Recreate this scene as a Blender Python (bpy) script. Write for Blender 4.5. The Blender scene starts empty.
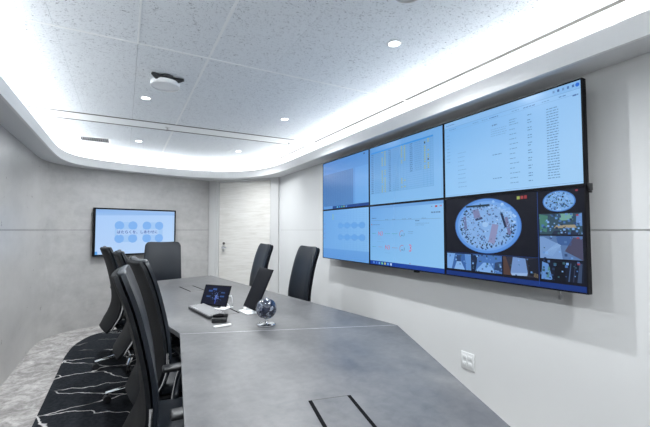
import bpy, bmesh, math, random
from mathutils import Vector, Matrix
from mathutils.geometry import intersect_line_line_2d

S = bpy.context.scene
COL = S.collection
random.seed(7)
R = math.radians

# ------------------------------------------------------------------ camera, world, exposure
CAM_H = 1.36
cd = bpy.data.cameras.new('camera')
cd.sensor_fit = 'HORIZONTAL'; cd.sensor_width = 36.0
cd.lens = 36.0 * 371.0 / 650.0
cd.clip_start = 0.03; cd.clip_end = 60
cam = bpy.data.objects.new('camera', cd)
cam.location = (0, 0, CAM_H)
cam.rotation_euler = (R(90 + 2.5465), 0, R(-28.424))
COL.objects.link(cam)
S.camera = cam

w = bpy.data.worlds.new('world'); S.world = w; w.use_nodes = True
w.node_tree.nodes['Background'].inputs[0].default_value = (0.6, 0.7, 0.8, 1)
w.node_tree.nodes['Background'].inputs[1].default_value = 0.05

S.view_settings.view_transform = 'Standard'
S.view_settings.look = 'None'
S.view_settings.gamma = 1.0
S.view_settings.exposure = 0.0
S.view_settings.use_curve_mapping = False
try:
    S.cycles.use_denoising = True
    S.cycles.max_bounces = 8
    S.cycles.diffuse_bounces = 6
    S.cycles.sample_clamp_indirect = 6
except Exception:
    pass

COVE_STRENGTH = 43.0      # LED strip in the ceiling cove
SPOT_POWER = 100.0         # each downlight
LIGHT_COL = (0.94, 0.975, 1.0)

# ------------------------------------------------------------------ helpers
def lin(c):
    return tuple(((v / 255) / 12.92 if v / 255 <= 0.04045 else (((v / 255) + 0.055) / 1.055) ** 2.4) for v in c)

def principled(name, base=(0.5, 0.5, 0.5), rough=0.5, metal=0.0, spec=0.5, emit=None, estr=0.0, coat=0.0):
    m = bpy.data.materials.new(name); m.use_nodes = True
    b = m.node_tree.nodes['Principled BSDF']
    b.inputs['Base Color'].default_value = (*base, 1)
    b.inputs['Roughness'].default_value = rough
    b.inputs['Metallic'].default_value = metal
    b.inputs['Specular IOR Level'].default_value = spec
    b.inputs['Coat Weight'].default_value = coat
    if emit:
        b.inputs['Emission Color'].default_value = (*emit, 1)
        b.inputs['Emission Strength'].default_value = estr
    return m

def nt(m):
    return m.node_tree.nodes, m.node_tree.links, m.node_tree.nodes['Principled BSDF']

def coords(m, scale=(1, 1, 1), rot=(0, 0, 0)):
    N, L, b = nt(m)
    tc = N.new('ShaderNodeTexCoord'); mp = N.new('ShaderNodeMapping')
    mp.inputs['Scale'].default_value = scale; mp.inputs['Rotation'].default_value = rot
    L.new(tc.outputs['Object'], mp.inputs['Vector'])
    return mp.outputs['Vector']

def noise(m, vec, scale, detail=3, rough=0.5, dist=0.0):
    N, L, b = nt(m)
    n = N.new('ShaderNodeTexNoise')
    n.inputs['Scale'].default_value = scale; n.inputs['Detail'].default_value = detail
    n.inputs['Roughness'].default_value = rough; n.inputs['Distortion'].default_value = dist
    L.new(vec, n.inputs['Vector'])
    return n.outputs['Fac']

def ramp(m, fac, stops):
    N, L, b = nt(m)
    r = N.new('ShaderNodeValToRGB'); e = r.color_ramp.elements
    while len(e) < len(stops): e.new(0.5)
    for i, (p, c) in enumerate(stops):
        e[i].position = p; e[i].color = (*c, 1) if len(c) == 3 else c
    L.new(fac, r.inputs['Fac'])
    return r.outputs['Color']

def mixc(m, fac, a, b_, mode='MIX'):
    N, L, b = nt(m)
    x = N.new('ShaderNodeMix'); x.data_type = 'RGBA'; x.blend_type = mode
    if isinstance(fac, (int, float)): x.inputs[0].default_value = fac
    else: L.new(fac, x.inputs[0])
    for s, v in ((6, a), (7, b_)):
        if isinstance(v, tuple): x.inputs[s].default_value = (*v, 1)
        else: L.new(v, x.inputs[s])
    return x.outputs[2]

def bump(m, fac, strength, dist=0.01):
    N, L, b = nt(m)
    bp = N.new('ShaderNodeBump'); bp.inputs['Strength'].default_value = strength
    bp.inputs['Distance'].default_value = dist
    L.new(fac, bp.inputs['Height']); L.new(bp.outputs['Normal'], b.inputs['Normal'])

def link_color(m, col):
    N, L, b = nt(m); L.new(col, b.inputs['Base Color'])

def link_rough(m, col):
    N, L, b = nt(m); L.new(col, b.inputs['Roughness'])

# ------------------------------------------------------------------ materials
M = {}
# mineral fibre ceiling boards with dark flecks
m = M['tile'] = principled('ceiling_board', rough=0.9, spec=0.2)
v = coords(m, (1, 1, 1)); v2 = coords(m, (1.0, 2.0, 1), (0, 0, 0.7))
fl = ramp(m, noise(m, v2, 62, 2, 0.55, 1.6), [(0.0, (0, 0, 0)), (0.625, (0, 0, 0)), (0.66, (1, 1, 1)), (1, (1, 1, 1))])
pn = ramp(m, noise(m, v, 160, 2, 0.5, 0.5), [(0.0, (0, 0, 0)), (0.68, (0, 0, 0)), (0.74, (0.7, 0.7, 0.7)), (1, (0.7, 0.7, 0.7))])
base = mixc(m, fl, (0.83, 0.865, 0.895), (0.24, 0.25, 0.28))
link_color(m, mixc(m, pn, base, (0.45, 0.48, 0.51)))
bump(m, noise(m, v, 120, 3), 0.25, 0.004)
M['tbar'] = principled('white_ceiling_bar', (0.90, 0.92, 0.93), 0.5)
M['white_paint'] = principled('white_paint', (0.90, 0.90, 0.895), 0.6, spec=0.3)
M['soffit'] = principled('soffit_paint', (0.78, 0.79, 0.80), 0.7, spec=0.3)
M['slot_dark'] = principled('slot_dark', (0.05, 0.046, 0.04), 0.7)
M['black_gap'] = principled('black_gap', (0.006, 0.006, 0.007), 0.9, spec=0.05)
M['satin_grey'] = principled('grey_slat', (0.42, 0.43, 0.44), 0.5)
M['bright_white'] = principled('bright_white_plastic', (0.90, 0.91, 0.92), 0.4)

# grey mortar-like wall covering
m = M['grey_wall'] = principled('grey_mortar_panel', rough=0.42, spec=0.5)
v = coords(m); vs = coords(m, (0.7, 0.7, 2.2))
n1 = noise(m, vs, 1.8, 6, 0.6, 0.6); n2 = noise(m, v, 9, 6, 0.65)
c = ramp(m, n1, [(0.3, (0.35, 0.343, 0.336)), (0.7, (0.46, 0.452, 0.443))])
link_color(m, mixc(m, 0.35, c, ramp(m, n2, [(0.3, (0.31, 0.305, 0.30)), (0.7, (0.51, 0.503, 0.495))])))
link_rough(m, ramp(m, n2, [(0.3, (0.27, 0.27, 0.27)), (0.7, (0.38, 0.38, 0.38))]))
bump(m, n2, 0.012, 0.004)
# pale right wall
m = M['pale_wall'] = principled('pale_wall_panel', rough=0.45, spec=0.4)
v = coords(m)
link_color(m, ramp(m, noise(m, v, 1.3, 4), [(0.3, (0.64, 0.644, 0.642)), (0.7, (0.68, 0.684, 0.682))]))
M['pale_core'] = principled('pale_wall_core', (0.52, 0.52, 0.51), 0.8)
M['wall_core'] = principled('wall_core', (0.16, 0.16, 0.165), 0.8)

# whitewashed wood door, grain runs sideways
m = M['door'] = principled('whitewashed_wood', rough=0.55)
v = coords(m, (1.2, 1.2, 11))
n1 = noise(m, v, 2.2, 6, 0.62, 0.6)
v = coords(m, (2.0, 2.0, 60))
n2 = noise(m, v, 2.0, 4, 0.6, 0.3)
c = ramp(m, n1, [(0.3, (0.60, 0.575, 0.53)), (0.5, (0.72, 0.70, 0.66)), (0.7, (0.79, 0.775, 0.745))])
link_color(m, mixc(m, 0.3, c, ramp(m, n2, [(0.35, (0.58, 0.555, 0.51)), (0.65, (0.80, 0.79, 0.76))])))
M['door_frame'] = principled('door_frame', (0.60, 0.60, 0.595), 0.45)
M['chrome'] = principled('chrome', (0.80, 0.81, 0.83), 0.12, 1.0)
M['satin'] = principled('satin_steel', (0.62, 0.62, 0.62), 0.28, 1.0)
M['brass_dark'] = principled('dark_bronze', (0.12, 0.11, 0.10), 0.4, 0.8)

# light stone-patterned carpet border
m = M['light_carpet'] = principled('light_carpet', rough=0.95, spec=0.1)
v = coords(m)
n1 = noise(m, v, 7, 8, 0.75, 0.8); n2 = noise(m, v, 38, 3, 0.6)
c = ramp(m, n1, [(0.32, (0.16, 0.148, 0.142)), (0.48, (0.32, 0.302, 0.29)), (0.64, (0.60, 0.575, 0.558))])
link_color(m, mixc(m, 0.25, c, ramp(m, n2, [(0.3, (0.2, 0.2, 0.2)), (0.7, (0.65, 0.64, 0.63))])))
bump(m, noise(m, v, 300, 2), 0.4, 0.003)
# dark carpet with pale vein lines
m = M['dark_carpet'] = principled('dark_veined_carpet', rough=0.95, spec=0.1)
N, L, b = nt(m)
v = coords(m, (1.0, 1.0, 1.0), (0, 0, 0.35))
nz = N.new('ShaderNodeTexNoise'); nz.inputs['Scale'].default_value = 3.2; nz.inputs['Detail'].default_value = 4
L.new(v, nz.inputs['Vector'])
vm = N.new('ShaderNodeVectorMath'); vm.operation = 'MULTIPLY_ADD'
vm.inputs[1].default_value = (0.28, 0.28, 0.0); L.new(nz.outputs['Color'], vm.inputs[0]); L.new(v, vm.inputs[2])
st = N.new('ShaderNodeVectorMath'); st.operation = 'MULTIPLY'; st.inputs[1].default_value = (1.15, 2.5, 0.0)
L.new(vm.outputs[0], st.inputs[0])
vo = N.new('ShaderNodeTexVoronoi'); vo.feature = 'DISTANCE_TO_EDGE'; vo.voronoi_dimensions = '2D'
vo.inputs['Scale'].default_value = 1.25; L.new(st.outputs[0], vo.inputs['Vector'])
lines = ramp(m, vo.outputs['Distance'], [(0.0, (1, 1, 1)), (0.009, (1, 1, 1)), (0.019, (0, 0, 0)), (1, (0, 0, 0))])
mask = ramp(m, noise(m, v, 2.1, 2), [(0.40, (0, 0, 0)), (0.50, (1, 1, 1))])
fac = mixc(m, 1.0, lines, mask, 'MULTIPLY')
dk = ramp(m, noise(m, v, 40, 3), [(0.3, (0.012, 0.014, 0.018)), (0.7, (0.026, 0.029, 0.034))])
link_color(m, mixc(m, fac, dk, (0.58, 0.57, 0.56)))
bump(m, noise(m, v, 300, 2), 0.4, 0.003)

# grey stone-look table top with a soft sheen
m = M['table'] = principled('grey_table_laminate', rough=0.34, spec=0.42)
vs = coords(m, (1.0, 0.45, 1), (0, 0, 0.25)); v = coords(m)
n1 = noise(m, vs, 3.2, 7, 0.62, 0.7); n2 = noise(m, v, 22, 5, 0.6, 0.4)
c = ramp(m, n1, [(0.32, (0.038, 0.039, 0.043)), (0.68, (0.125, 0.123, 0.122))])
link_color(m, mixc(m, 0.25, c, ramp(m, n2, [(0.3, (0.06, 0.064, 0.07)), (0.7, (0.19, 0.19, 0.195))])))
link_rough(m, ramp(m, n1, [(0.3, (0.30, 0.30, 0.30)), (0.7, (0.44, 0.44, 0.44))]))
M['table_edge'] = principled('table_edge_band', (0.16, 0.165, 0.175), 0.45)
M['seam'] = principled('pale_seam', (0.50, 0.51, 0.52), 0.35, 0.4)
M['table_base'] = principled('table_base_black', (0.018, 0.019, 0.021), 0.5)

# chair
m = M['leather'] = principled('dark_blue_black_leather', (0.007, 0.010, 0.015), 0.38, spec=0.34)
v = coords(m); bump(m, noise(m, v, 240, 3), 0.10, 0.002)
m = M['shell'] = principled('black_chair_shell', (0.006, 0.007, 0.009), 0.6, spec=0.16)
v = coords(m); bump(m, noise(m, v, 400, 2), 0.12, 0.001)
M['plastic'] = principled('black_plastic', (0.015, 0.016, 0.018), 0.4)
M['bezel'] = principled('gloss_black_bezel', (0.005, 0.005, 0.007), 0.45, spec=0.10)
M['tv_back'] = principled('tv_back', (0.03, 0.03, 0.032), 0.55)
M['white_plastic'] = principled('white_plastic', (0.78, 0.79, 0.79), 0.4)
M['grey_keys'] = principled('grey_keycaps', (0.36, 0.36, 0.365), 0.6, spec=0.3)
M['keyboard_body'] = principled('keyboard_body', (0.03, 0.032, 0.036), 0.45)
M['cable'] = principled('white_cable', (0.75, 0.76, 0.78), 0.45)
m = M['globe'] = principled('dark_blue_globe', rough=0.14, spec=0.6, coat=0.5)
v = coords(m)
link_color(m, ramp(m, noise(m, v, 15, 5, 0.6, 0.4), [(0.0, (0.006, 0.009, 0.022)), (0.53, (0.008, 0.012, 0.03)), (0.555, (0.30, 0.32, 0.36)), (0.585, (0.05, 0.06, 0.09)), (1, (0.22, 0.24, 0.28))]))
M['lamp'] = principled('downlight_diffuser', (0.9, 0.9, 0.9), 0.4, emit=(0.95, 0.98, 1.0), estr=14.0)
M['led'] = principled('led_strip', (0.9, 0.9, 0.9), 0.4, emit=LIGHT_COL, estr=COVE_STRENGTH)
# screens: what a pixel shows is a colour attribute that glows
m = M['screen'] = principled('lit_screen', (0.008, 0.008, 0.010), 0.22, spec=0.16)
N, L, b = nt(m)
at = N.new('ShaderNodeAttribute'); at.attribute_name = 'Col'
L.new(at.outputs['Color'], b.inputs['Emission Color']); b.inputs['Emission Strength'].default_value = 1.0
m = M['clear'] = principled('clear_cover', (0.9, 0.92, 0.94), 0.08)
m.node_tree.nodes['Principled BSDF'].inputs['Transmission Weight'].default_value = 0.7

# ------------------------------------------------------------------ object helpers
def obj(name, bm, mat, parent=None, smooth=False):
    me = bpy.data.meshes.new(name)
    bmesh.ops.recalc_face_normals(bm, faces=bm.faces[:])
    bm.to_mesh(me); bm.free()
    for x in (mat if isinstance(mat, (list, tuple)) else [mat]): me.materials.append(x)
    if smooth:
        for p in me.polygons: p.use_smooth = True
    o = bpy.data.objects.new(name, me); COL.objects.link(o)
    if parent: o.parent = parent
    return o

def autosmooth(o, ang=40):
    for p in o.data.polygons: p.use_smooth = True
    o.data.set_sharp_from_angle(angle=R(ang))
    return o

def tag(o, label=None, cat=None, group=None, kind=None):
    if label: o['label'] = label
    if cat: o['category'] = cat
    if group: o['group'] = group
    if kind: o['kind'] = kind
    return o

def thing(name, label, cat, loc=(0, 0, 0), rz=0.0, group=None):
    o = bpy.data.objects.new(name, None); COL.objects.link(o)
    o.empty_display_size = 0.1
    o.location = loc; o.rotation_euler = (0, 0, rz)
    return tag(o, label, cat, group)

def box(bm, x0, x1, y0, y1, z0, z1, bev=0.0, seg=2, mi=0):
    vs = [bm.verts.new((x, y, z)) for z in (z0, z1) for y in (y0, y1) for x in (x0, x1)]
    fs = [bm.faces.new([vs[i] for i in q]) for q in
          ((0, 2, 3, 1), (4, 5, 7, 6), (0, 1, 5, 4), (2, 6, 7, 3), (0, 4, 6, 2), (1, 3, 7, 5))]
    for f in fs: f.material_index = mi
    if bev > 0:
        es = list({e for f in fs for e in f.edges})
        bmesh.ops.bevel(bm, geom=es, offset=bev, segments=seg, affect='EDGES', profile=0.5)
    return vs

def mk_box(name, dims, mat, parent=None, bev=0.0, seg=2):
    bm = bmesh.new(); box(bm, *dims, bev=bev, seg=seg)
    o = obj(name, bm, mat, parent)
    return autosmooth(o) if bev > 0 else o

def prism(bm, pts, z0, z1, bev=0.0):
    a = [bm.verts.new((x, y, z0)) for x, y in pts]; c = [bm.verts.new((x, y, z1)) for x, y in pts]
    n = len(pts)
    fs = [bm.faces.new(a[::-1]), bm.faces.new(c)]
    for i in range(n): fs.append(bm.faces.new((a[i], a[(i + 1) % n], c[(i + 1) % n], c[i])))
    if bev > 0:
        es = list({e for f in fs[:2] for e in f.edges})
        bmesh.ops.bevel(bm, geom=es, offset=bev, segments=2, affect='EDGES', profile=0.5)
    return fs

def lathe(bm, prof, seg=24, cx=0, cy=0, cz=0):
    rings = []
    for r, z in prof:
        if r < 1e-6: rings.append([bm.verts.new((cx, cy, cz + z))])
        else: rings.append([bm.verts.new((cx + r * math.cos(2 * math.pi * k / seg), cy + r * math.sin(2 * math.pi * k / seg), cz + z)) for k in range(seg)])
    for a, c in zip(rings, rings[1:]):
        for k in range(seg):
            k2 = (k + 1) % seg
            if len(a) == 1 and len(c) == 1: continue
            if len(a) == 1: bm.faces.new((a[0], c[k], c[k2]))
            elif len(c) == 1: bm.faces.new((a[k], a[k2], c[0]))
            else: bm.faces.new((a[k], a[k2], c[k2], c[k]))

def tube(bm, pts, rad, seg=8, flat=None, caps=True):
    """round (or elliptical) bar through points; rad scalar or list; flat = (ra, rb) with rb along z-ish"""
    pts = [Vector(p) for p in pts]; n = len(pts); rings = []
    up = None
    for i, p in enumerate(pts):
        t = (pts[min(i + 1, n - 1)] - pts[max(i - 1, 0)]).normalized()
        if up is None:
            up = Vector((0, 0, 1)) if abs(t.z) < 0.9 else Vector((1, 0, 0))
        s = t.cross(up).normalized(); up = s.cross(t).normalized()
        r = rad[i] if isinstance(rad, (list, tuple)) else rad
        ra, rb = (r, r) if not flat else (r * flat[0], r * flat[1])
        rings.append([bm.verts.new(p + s * (ra * math.cos(2 * math.pi * k / seg)) + up * (rb * math.sin(2 * math.pi * k / seg))) for k in range(seg)])
    for a, c in zip(rings, rings[1:]):
        for k in range(seg): bm.faces.new((a[k], a[(k + 1) % seg], c[(k + 1) % seg], c[k]))
    if caps: bm.faces.new(rings[0][::-1]); bm.faces.new(rings[-1])

def catmull(pts, n=6, closed=False):
    P = [Vector(p) for p in pts]; out = []
    N = len(P)
    for i in range(N if closed else N - 1):
        p0 = P[(i - 1) % N] if closed or i > 0 else P[0]
        p1 = P[i]; p2 = P[(i + 1) % N]
        p3 = P[(i + 2) % N] if closed or i + 2 < N else P[-1]
        for k in range(n):
            t = k / n
            out.append(0.5 * ((2 * p1) + (p2 - p0) * t + (2 * p0 - 5 * p1 + 4 * p2 - p3) * t * t + (3 * p1 - p0 - 3 * p2 + p3) * t ** 3))
    if not closed: out.append(P[-1])
    return out

# ------------------------------------------------------------------ room plan (x across to the video wall, y along it)
UL, UR, VN = -0.912, 2.24, -2.2
P = (2.24, 5.68); Q = (1.326, 6.748)
def vback(u): return 6.435 + (u - 0.342) * 0.318
KC = 1.08
ZS, ZF, ZC, ZT = 2.227, 2.339, 1.36 + 1.064 * KC, 2.68
corner = []
c0 = Vector((UL, 5.42)); c1 = Vector((UL, vback(UL))); c2 = Vector((-0.42, vback(-0.42)))
for k in range(9):
    t = k / 8
    corner.append(tuple((1 - t) ** 2 * c0 + 2 * t * (1 - t) * c1 + t * t * c2))
ROOM = [(UL, VN), (UR, VN), P, Q] + corner[::-1]

def clip_poly(poly, hull):
    out = list(poly)
    n = len(hull)
    for i in range(n):
        a = hull[i]; b_ = hull[(i + 1) % n]
        def inside(p): return (b_[0] - a[0]) * (p[1] - a[1]) - (b_[1] - a[1]) * (p[0] - a[0]) >= -1e-9
        res = []
        for j in range(len(out)):
            p, q = out[j], out[(j + 1) % len(out)]
            if inside(p): res.append(p)
            if inside(p) != inside(q):
                d1 = (b_[0] - a[0]) * (p[1] - a[1]) - (b_[1] - a[1]) * (p[0] - a[0])
                d2 = (b_[0] - a[0]) * (q[1] - a[1]) - (b_[1] - a[1]) * (q[0] - a[0])
                t = d1 / (d1 - d2)
                res.append((p[0] + (q[0] - p[0]) * t, p[1] + (q[1] - p[1]) * t))
        out = res
        if len(out) < 3: return []
    return out

def offset_path(pts, d):
    """shift an open plan polyline to its left by d"""
    out = []
    for i, p in enumerate(pts):
        a = Vector(pts[max(i - 1, 0)]); b_ = Vector(pts[min(i + 1, len(pts) - 1)])
        t = (b_ - a).normalized(); nrm = Vector((-t.y, t.x))
        out.append((p[0] + nrm.x * d, p[1] + nrm.y * d))
    return out

def wall_panel(bm, path, d0, d1, z0, z1):
    """a skin along the plan path between offsets d0 and d1 (left is into the room)"""
    A = offset_path(path, d0); B = offset_path(path, d1)
    r = [[bm.verts.new((x, y, z)) for x, y in pp] for pp, z in ((A, z0), (B, z0), (B, z1), (A, z1))]
    n = len(path)
    for i in range(n - 1):
        for a, c in ((0, 1), (1, 2), (2, 3), (3, 0)):
            bm.faces.new((r[a][i], r[a][i + 1], r[c][i + 1], r[c][i]))
    bm.faces.new([r[k][0] for k in range(4)]); bm.faces.new([r[k][n - 1] for k in (3, 2, 1, 0)])

def wall(name, path, mat, seam=CAM_H, core='wall_core'):
    bm = bmesh.new(); wall_panel(bm, path, -0.10, -0.012, 0.0, ZT)
    o = obj(name, bm, M[core]); tag(o, kind='structure')
    for z0, z1, mt_ in ((0.0, seam - 0.003, mat), (seam + 0.003, ZS + 0.01, mat), (ZS + 0.01, ZT, M['white_paint'])):
        bm = bmesh.new(); wall_panel(bm, path, -0.012, 0.0, z0, z1)
        autosmooth(obj('wall_panel' if z0 < ZS else 'cove_lining', bm, mt_, o), 30)
    return o

# walls are walked so that the room lies on the left
wall('wall_right', [(UR, VN), P], M['pale_wall'], CAM_H, 'pale_core')
back_path = [Q, corner[-1]]
wall('wall_back', back_path, M['grey_wall'])
wall('wall_left', corner[::-1] + [(UL, VN)], M['grey_wall'])
wall('wall_front', [(UL, VN), (UR, VN)], M['grey_wall'])

# door wall, built round the opening
Pv, Qv = Vector(P), Vector(Q)
dd = (Qv - Pv).normalized(); DL = (Qv - Pv).length
def dpt(s): return tuple(Qv - dd * s)         # s measured from the corner with the grey wall
bm = bmesh.new()
wall_panel(bm, [dpt(0.195), dpt(0.0)], -0.10, 0.0, 0, ZT)
wall_panel(bm, [dpt(DL), dpt(1.225)], -0.10, 0.0, 0, ZT)
wall_panel(bm, [dpt(1.225), dpt(0.195)], -0.10, 0.0, 2.205, ZT)
o = obj('wall_door_side', bm, M['pale_wall']); tag(o, kind='structure')
# frame: broad pale posts either side plus a thin head
DR = Matrix(((-dd.x, dd.y, 0, Q[0]), (-dd.y, -dd.x, 0, Q[1]), (0, 0, 1, 0), (0, 0, 0, 1)))
# local: x = s along the door wall, y = out of the room is negative
def inn(s, d): # check direction helper
    return DR @ Vector((s, d, 0))
SIGN = 1.0
mid = Vector((0.6, 3.0)); 
if (Vector(inn(0.6, 0.5)[:2]) - mid).length > (Vector(inn(0.6, -0.5)[:2]) - mid).length: SIGN = -1.0
def dbox(name, s0, s1, d0, d1, z0, z1, mat, parent=None, bev=0.0):
    bm = bmesh.new(); a, b_ = sorted((d0 * SIGN, d1 * SIGN)); box(bm, s0, s1, a, b_, z0, z1, bev=bev)
    bm.transform(DR); return obj(name, bm, mat, parent)
fr = dbox('trim_1', 0.004, 0.160, -0.02, 0.022, 0.0, 2.224, M['door_frame'], None, 0.003); tag(fr, kind='structure')
fr2 = dbox('trim_2', 1.235, 1.385, -0.02, 0.022, 0.0, 2.224, M['door_frame'], None, 0.003); tag(fr2, kind='structure')
fr3 = dbox('trim_3', 0.172, 1.232, -0.09, 0.004, 2.192, 2.222, M['door_frame'], None, 0.002); tag(fr3, kind='structure')
fr4 = dbox('trim_4', 0.162, 0.200, -0.09, 0.012, 0.0, 2.192, M['door_frame'], None, 0.002); tag(fr4, kind='structure')
door = dbox('door_1', 0.206, 1.216, -0.050, -0.008, 0.008, 2.188, M['door'], None, 0.002); tag(door, kind='structure')
dbox('wall_gap', 0.199, 1.226, -0.095, -0.088, 0.0, 2.20, M['black_gap'], door)
rose = dbox('handle_plate', 0.272, 0.322, -0.008, 0.002, 1.020, 1.085, M['satin'], door, 0.003)
bm = bmesh.new()
tube(bm, [DR @ Vector((0.297, 0.000, 1.058)), DR @ Vector((0.297, 0.045 * SIGN, 1.058)), DR @ Vector((0.320, 0.052 * SIGN, 1.058)), DR @ Vector((0.405, 0.052 * SIGN, 1.056))], 0.0095, 10)
autosmooth(obj('door_handle', bm, M['chrome'], door), 50)
dbox('escutcheon', 0.278, 0.322, -0.008, 0.003, 0.985, 1.012, M['satin'], door, 0.002)
bm = bmesh.new()
tube(bm, [DR @ Vector((0.310, -0.010 * SIGN, 1.128)), DR @ Vector((0.310, 0.008 * SIGN, 1.128))], 0.021, 16)
obj('key_cylinder', bm, M['brass_dark'], door)
for z in (1.95, 1.21, 0.35):
    dbox('hinge', 1.217, 1.233, -0.012, 0.008, z - 0.06, z + 0.06, M['satin'], door, 0.003)

# floor and carpets
bm = bmesh.new(); prism(bm, [(x, y) for x, y in ROOM], -0.12, 0.0)
tag(obj('floor', bm, M['light_carpet']), kind='structure')
cc = [(-0.53, VN + 0.3), (1.90, VN + 0.3), (1.90, 5.35), (1.72, 5.75), (1.20, 6.22), (0.9, 6.22)]
left_edge = [(-0.02, 5.90), (-0.215, 5.79), (-0.363, 5.65), (-0.487, 5.30), (-0.53, 4.88)]
cs = [tuple(p) for p in catmull(left_edge, 5)]
bm = bmesh.new(); prism(bm, cc + cs, 0.0, 0.006)
tag(obj('carpet', bm, M['dark_carpet']), 'near-black carpet with thin pale crack-like veins filling the floor under the table', 'carpet')

# ------------------------------------------------------------------ ceiling: slab, boards, band, slots
bm = bmesh.new(); prism(bm, ROOM, ZC + 0.014, ZT)
ceil = tag(obj('ceiling', bm, M['wall_core']), kind='structure')
US = [(-0.345 + 0.3925 * k) * KC for k in range(-2, 7)]
US = [UL] + [u for u in US if UL + 0.05 < u < UR - 0.03] + [UR]
B0, B1 = 3.99 * KC, 4.245 * KC
ROW = 0.83 * KC
UJ, UJ1 = 0.44 * KC, 0.0475 * KC
VS1 = [VN] + [B0 - ROW * k for k in range(8, 0, -1) if B0 - ROW * k > VN + 0.05] + [B0]
VS2 = [B1, B1 + ROW, B1 + 2 * ROW, 6.95]
STRONG_V = B0 - 2 * ROW
def gap_u(u): return 0.006 if abs(u - UJ) < 0.03 else 0.0008
def gap_v(vv, u): return 0.006 if abs(vv - STRONG_V) < 0.02 else (0.0008)
HOLES = []
for VS in (VS1, VS2):
    for i in range(len(US) - 1):
        for j in range(len(VS) - 1):
            u0, u1, v0, v1 = US[i] + gap_u(US[i]), US[i + 1] - gap_u(US[i + 1]), VS[j] + gap_v(VS[j], 0), VS[j + 1] - gap_v(VS[j + 1], 0)
            poly = clip_poly([(u0, v0), (u1, v0), (u1, v1), (u0, v1)], ROOM)
            if len(poly) >= 3:
                bm = bmesh.new(); prism(bm, poly, ZC, ZC + 0.014)
                obj('ceiling_board', bm, M['tile'], ceil)
# bright joint strips
for x, a, b_, hw in ((UJ, VN, B0 - 0.01, 0.008), (UJ, B1 + 0.01, 6.40, 0.010), (UJ1, VN, STRONG_V, 0.005)):
    mk_box('joint_strip', (x - hw, x + hw, a, b_, ZC - 0.0015, ZC + 0.0138), M['tbar'], ceil)
mk_box('joint_strip', (UL, UR, STRONG_V - 0.008, STRONG_V + 0.008, ZC - 0.0020, ZC + 0.0138), M['tbar'], ceil)
# line diffuser band across the room
mk_box('band_panel', (UL, UR, B0 + 0.008, B1 - 0.008, ZC - 0.001, ZC + 0.0138), M['tbar'], ceil)
for vv in (B0, B1):
    mk_box('band_groove', (-0.743 * KC * 1.018, 2.165 if vv == B0 else 2.18, vv - 0.015, vv + 0.015, ZC - 0.0014, ZC + 0.0138), M['slot_dark'], ceil)
for a, b_ in ((VN + 0.3, B0), (B1, 5.62)):
    mk_box('side_groove', (2.152, 2.186, a, b_, ZC - 0.0014, ZC + 0.0138), M['slot_dark'], ceil)

# ------------------------------------------------------------------ cove: soffit shelf and upright lip all round
lip_pts = [(2.03, 4.2), (2.03, 4.65), (2.028, 5.0), (2.00, 5.35), (1.90, 5.72), (1.72, 6.02), (1.45, 6.23), (1.08, 6.325),
           (0.70, 6.31), (0.33, 6.235), (-0.08, 6.115), (-0.40, 5.965), (-0.59, 5.77), (-0.675, 5.52), (-0.705, 5.2), (-0.71, 4.8)]
lip = [(2.03, VN + 0.2)] + [tuple(p) for p in catmull(lip_pts, 5)] + [(-0.71, VN + 0.2)]
def closed_offset(pts, d):
    out = []; n = len(pts)
    for i, p in enumerate(pts):
        a = (Vector(p) - Vector(pts[i - 1])).normalized(); b_ = (Vector(pts[(i + 1) % n]) - Vector(p)).normalized()
        n1 = Vector((a.y, -a.x)); n2 = Vector((b_.y, -b_.x)); bi = (n1 + n2).normalized()
        out.append(tuple(Vector(p) + bi * (d / max(0.4, bi.dot(n1)))))
    return out
def ring_slab(inner, outer, z0, z1):
    bm = bmesh.new()
    if len(inner) == len(outer):
        r = [[bm.verts.new((x, y, z)) for x, y in pp] for pp, z in ((inner, z0), (outer, z0), (outer, z1), (inner, z1))]
        n = len(inner)
        for i in range(n):
            for a, c in ((0, 1), (1, 2), (2, 3), (3, 0)):
                bm.faces.new((r[a][i], r[a][(i + 1) % n], r[c][(i + 1) % n], r[c][i]))
        return bm
    for z in (z0, z1):
        es = []
        for loop in (inner, outer):
            vs = [bm.verts.new((x, y, z)) for x, y in loop]
            for i in range(len(vs)): es.append(bm.edges.new((vs[i], vs[(i + 1) % len(vs)])))
        bmesh.ops.triangle_fill(bm, edges=es, use_beauty=True)
    bm.verts.ensure_lookup_table()
    n1, n2 = len(inner), len(outer); tot = n1 + n2
    V = bm.verts
    for off, n in ((0, n1), (n1, n2)):
        for i in range(n):
            j = (i + 1) % n
            try: bm.faces.new((V[off + i], V[off + j], V[tot + off + j], V[tot + off + i]))
            except ValueError: pass
    return bm
room_in = [(x, y) for x, y in ROOM]
lip_out = closed_offset(lip, 0.022)
tag(obj('trim_5', ring_slab(lip_out, room_in, ZS, ZS + 0.02), M['soffit']), kind='structure')
bm = ring_slab(lip, lip_out, ZS, ZF)
tag(autosmooth(obj('trim_6', bm, M['white_paint']), 30), kind='structure')
# LED strip lying on the shelf behind the lip
led_root = thing('cove_light_strip', 'white light strip hidden behind the curved ceiling lip', 'light')
bm = ring_slab(closed_offset(lip, 0.112), closed_offset(lip, 0.135), ZS + 0.02, ZF - 0.024)
obj('batten', bm, M['white_plastic'], led_root)
bm = ring_slab(closed_offset(lip, 0.119), closed_offset(lip, 0.122), ZF - 0.024, ZF + 0.009)
obj('led_tape', bm, M['led'], led_root)

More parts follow.
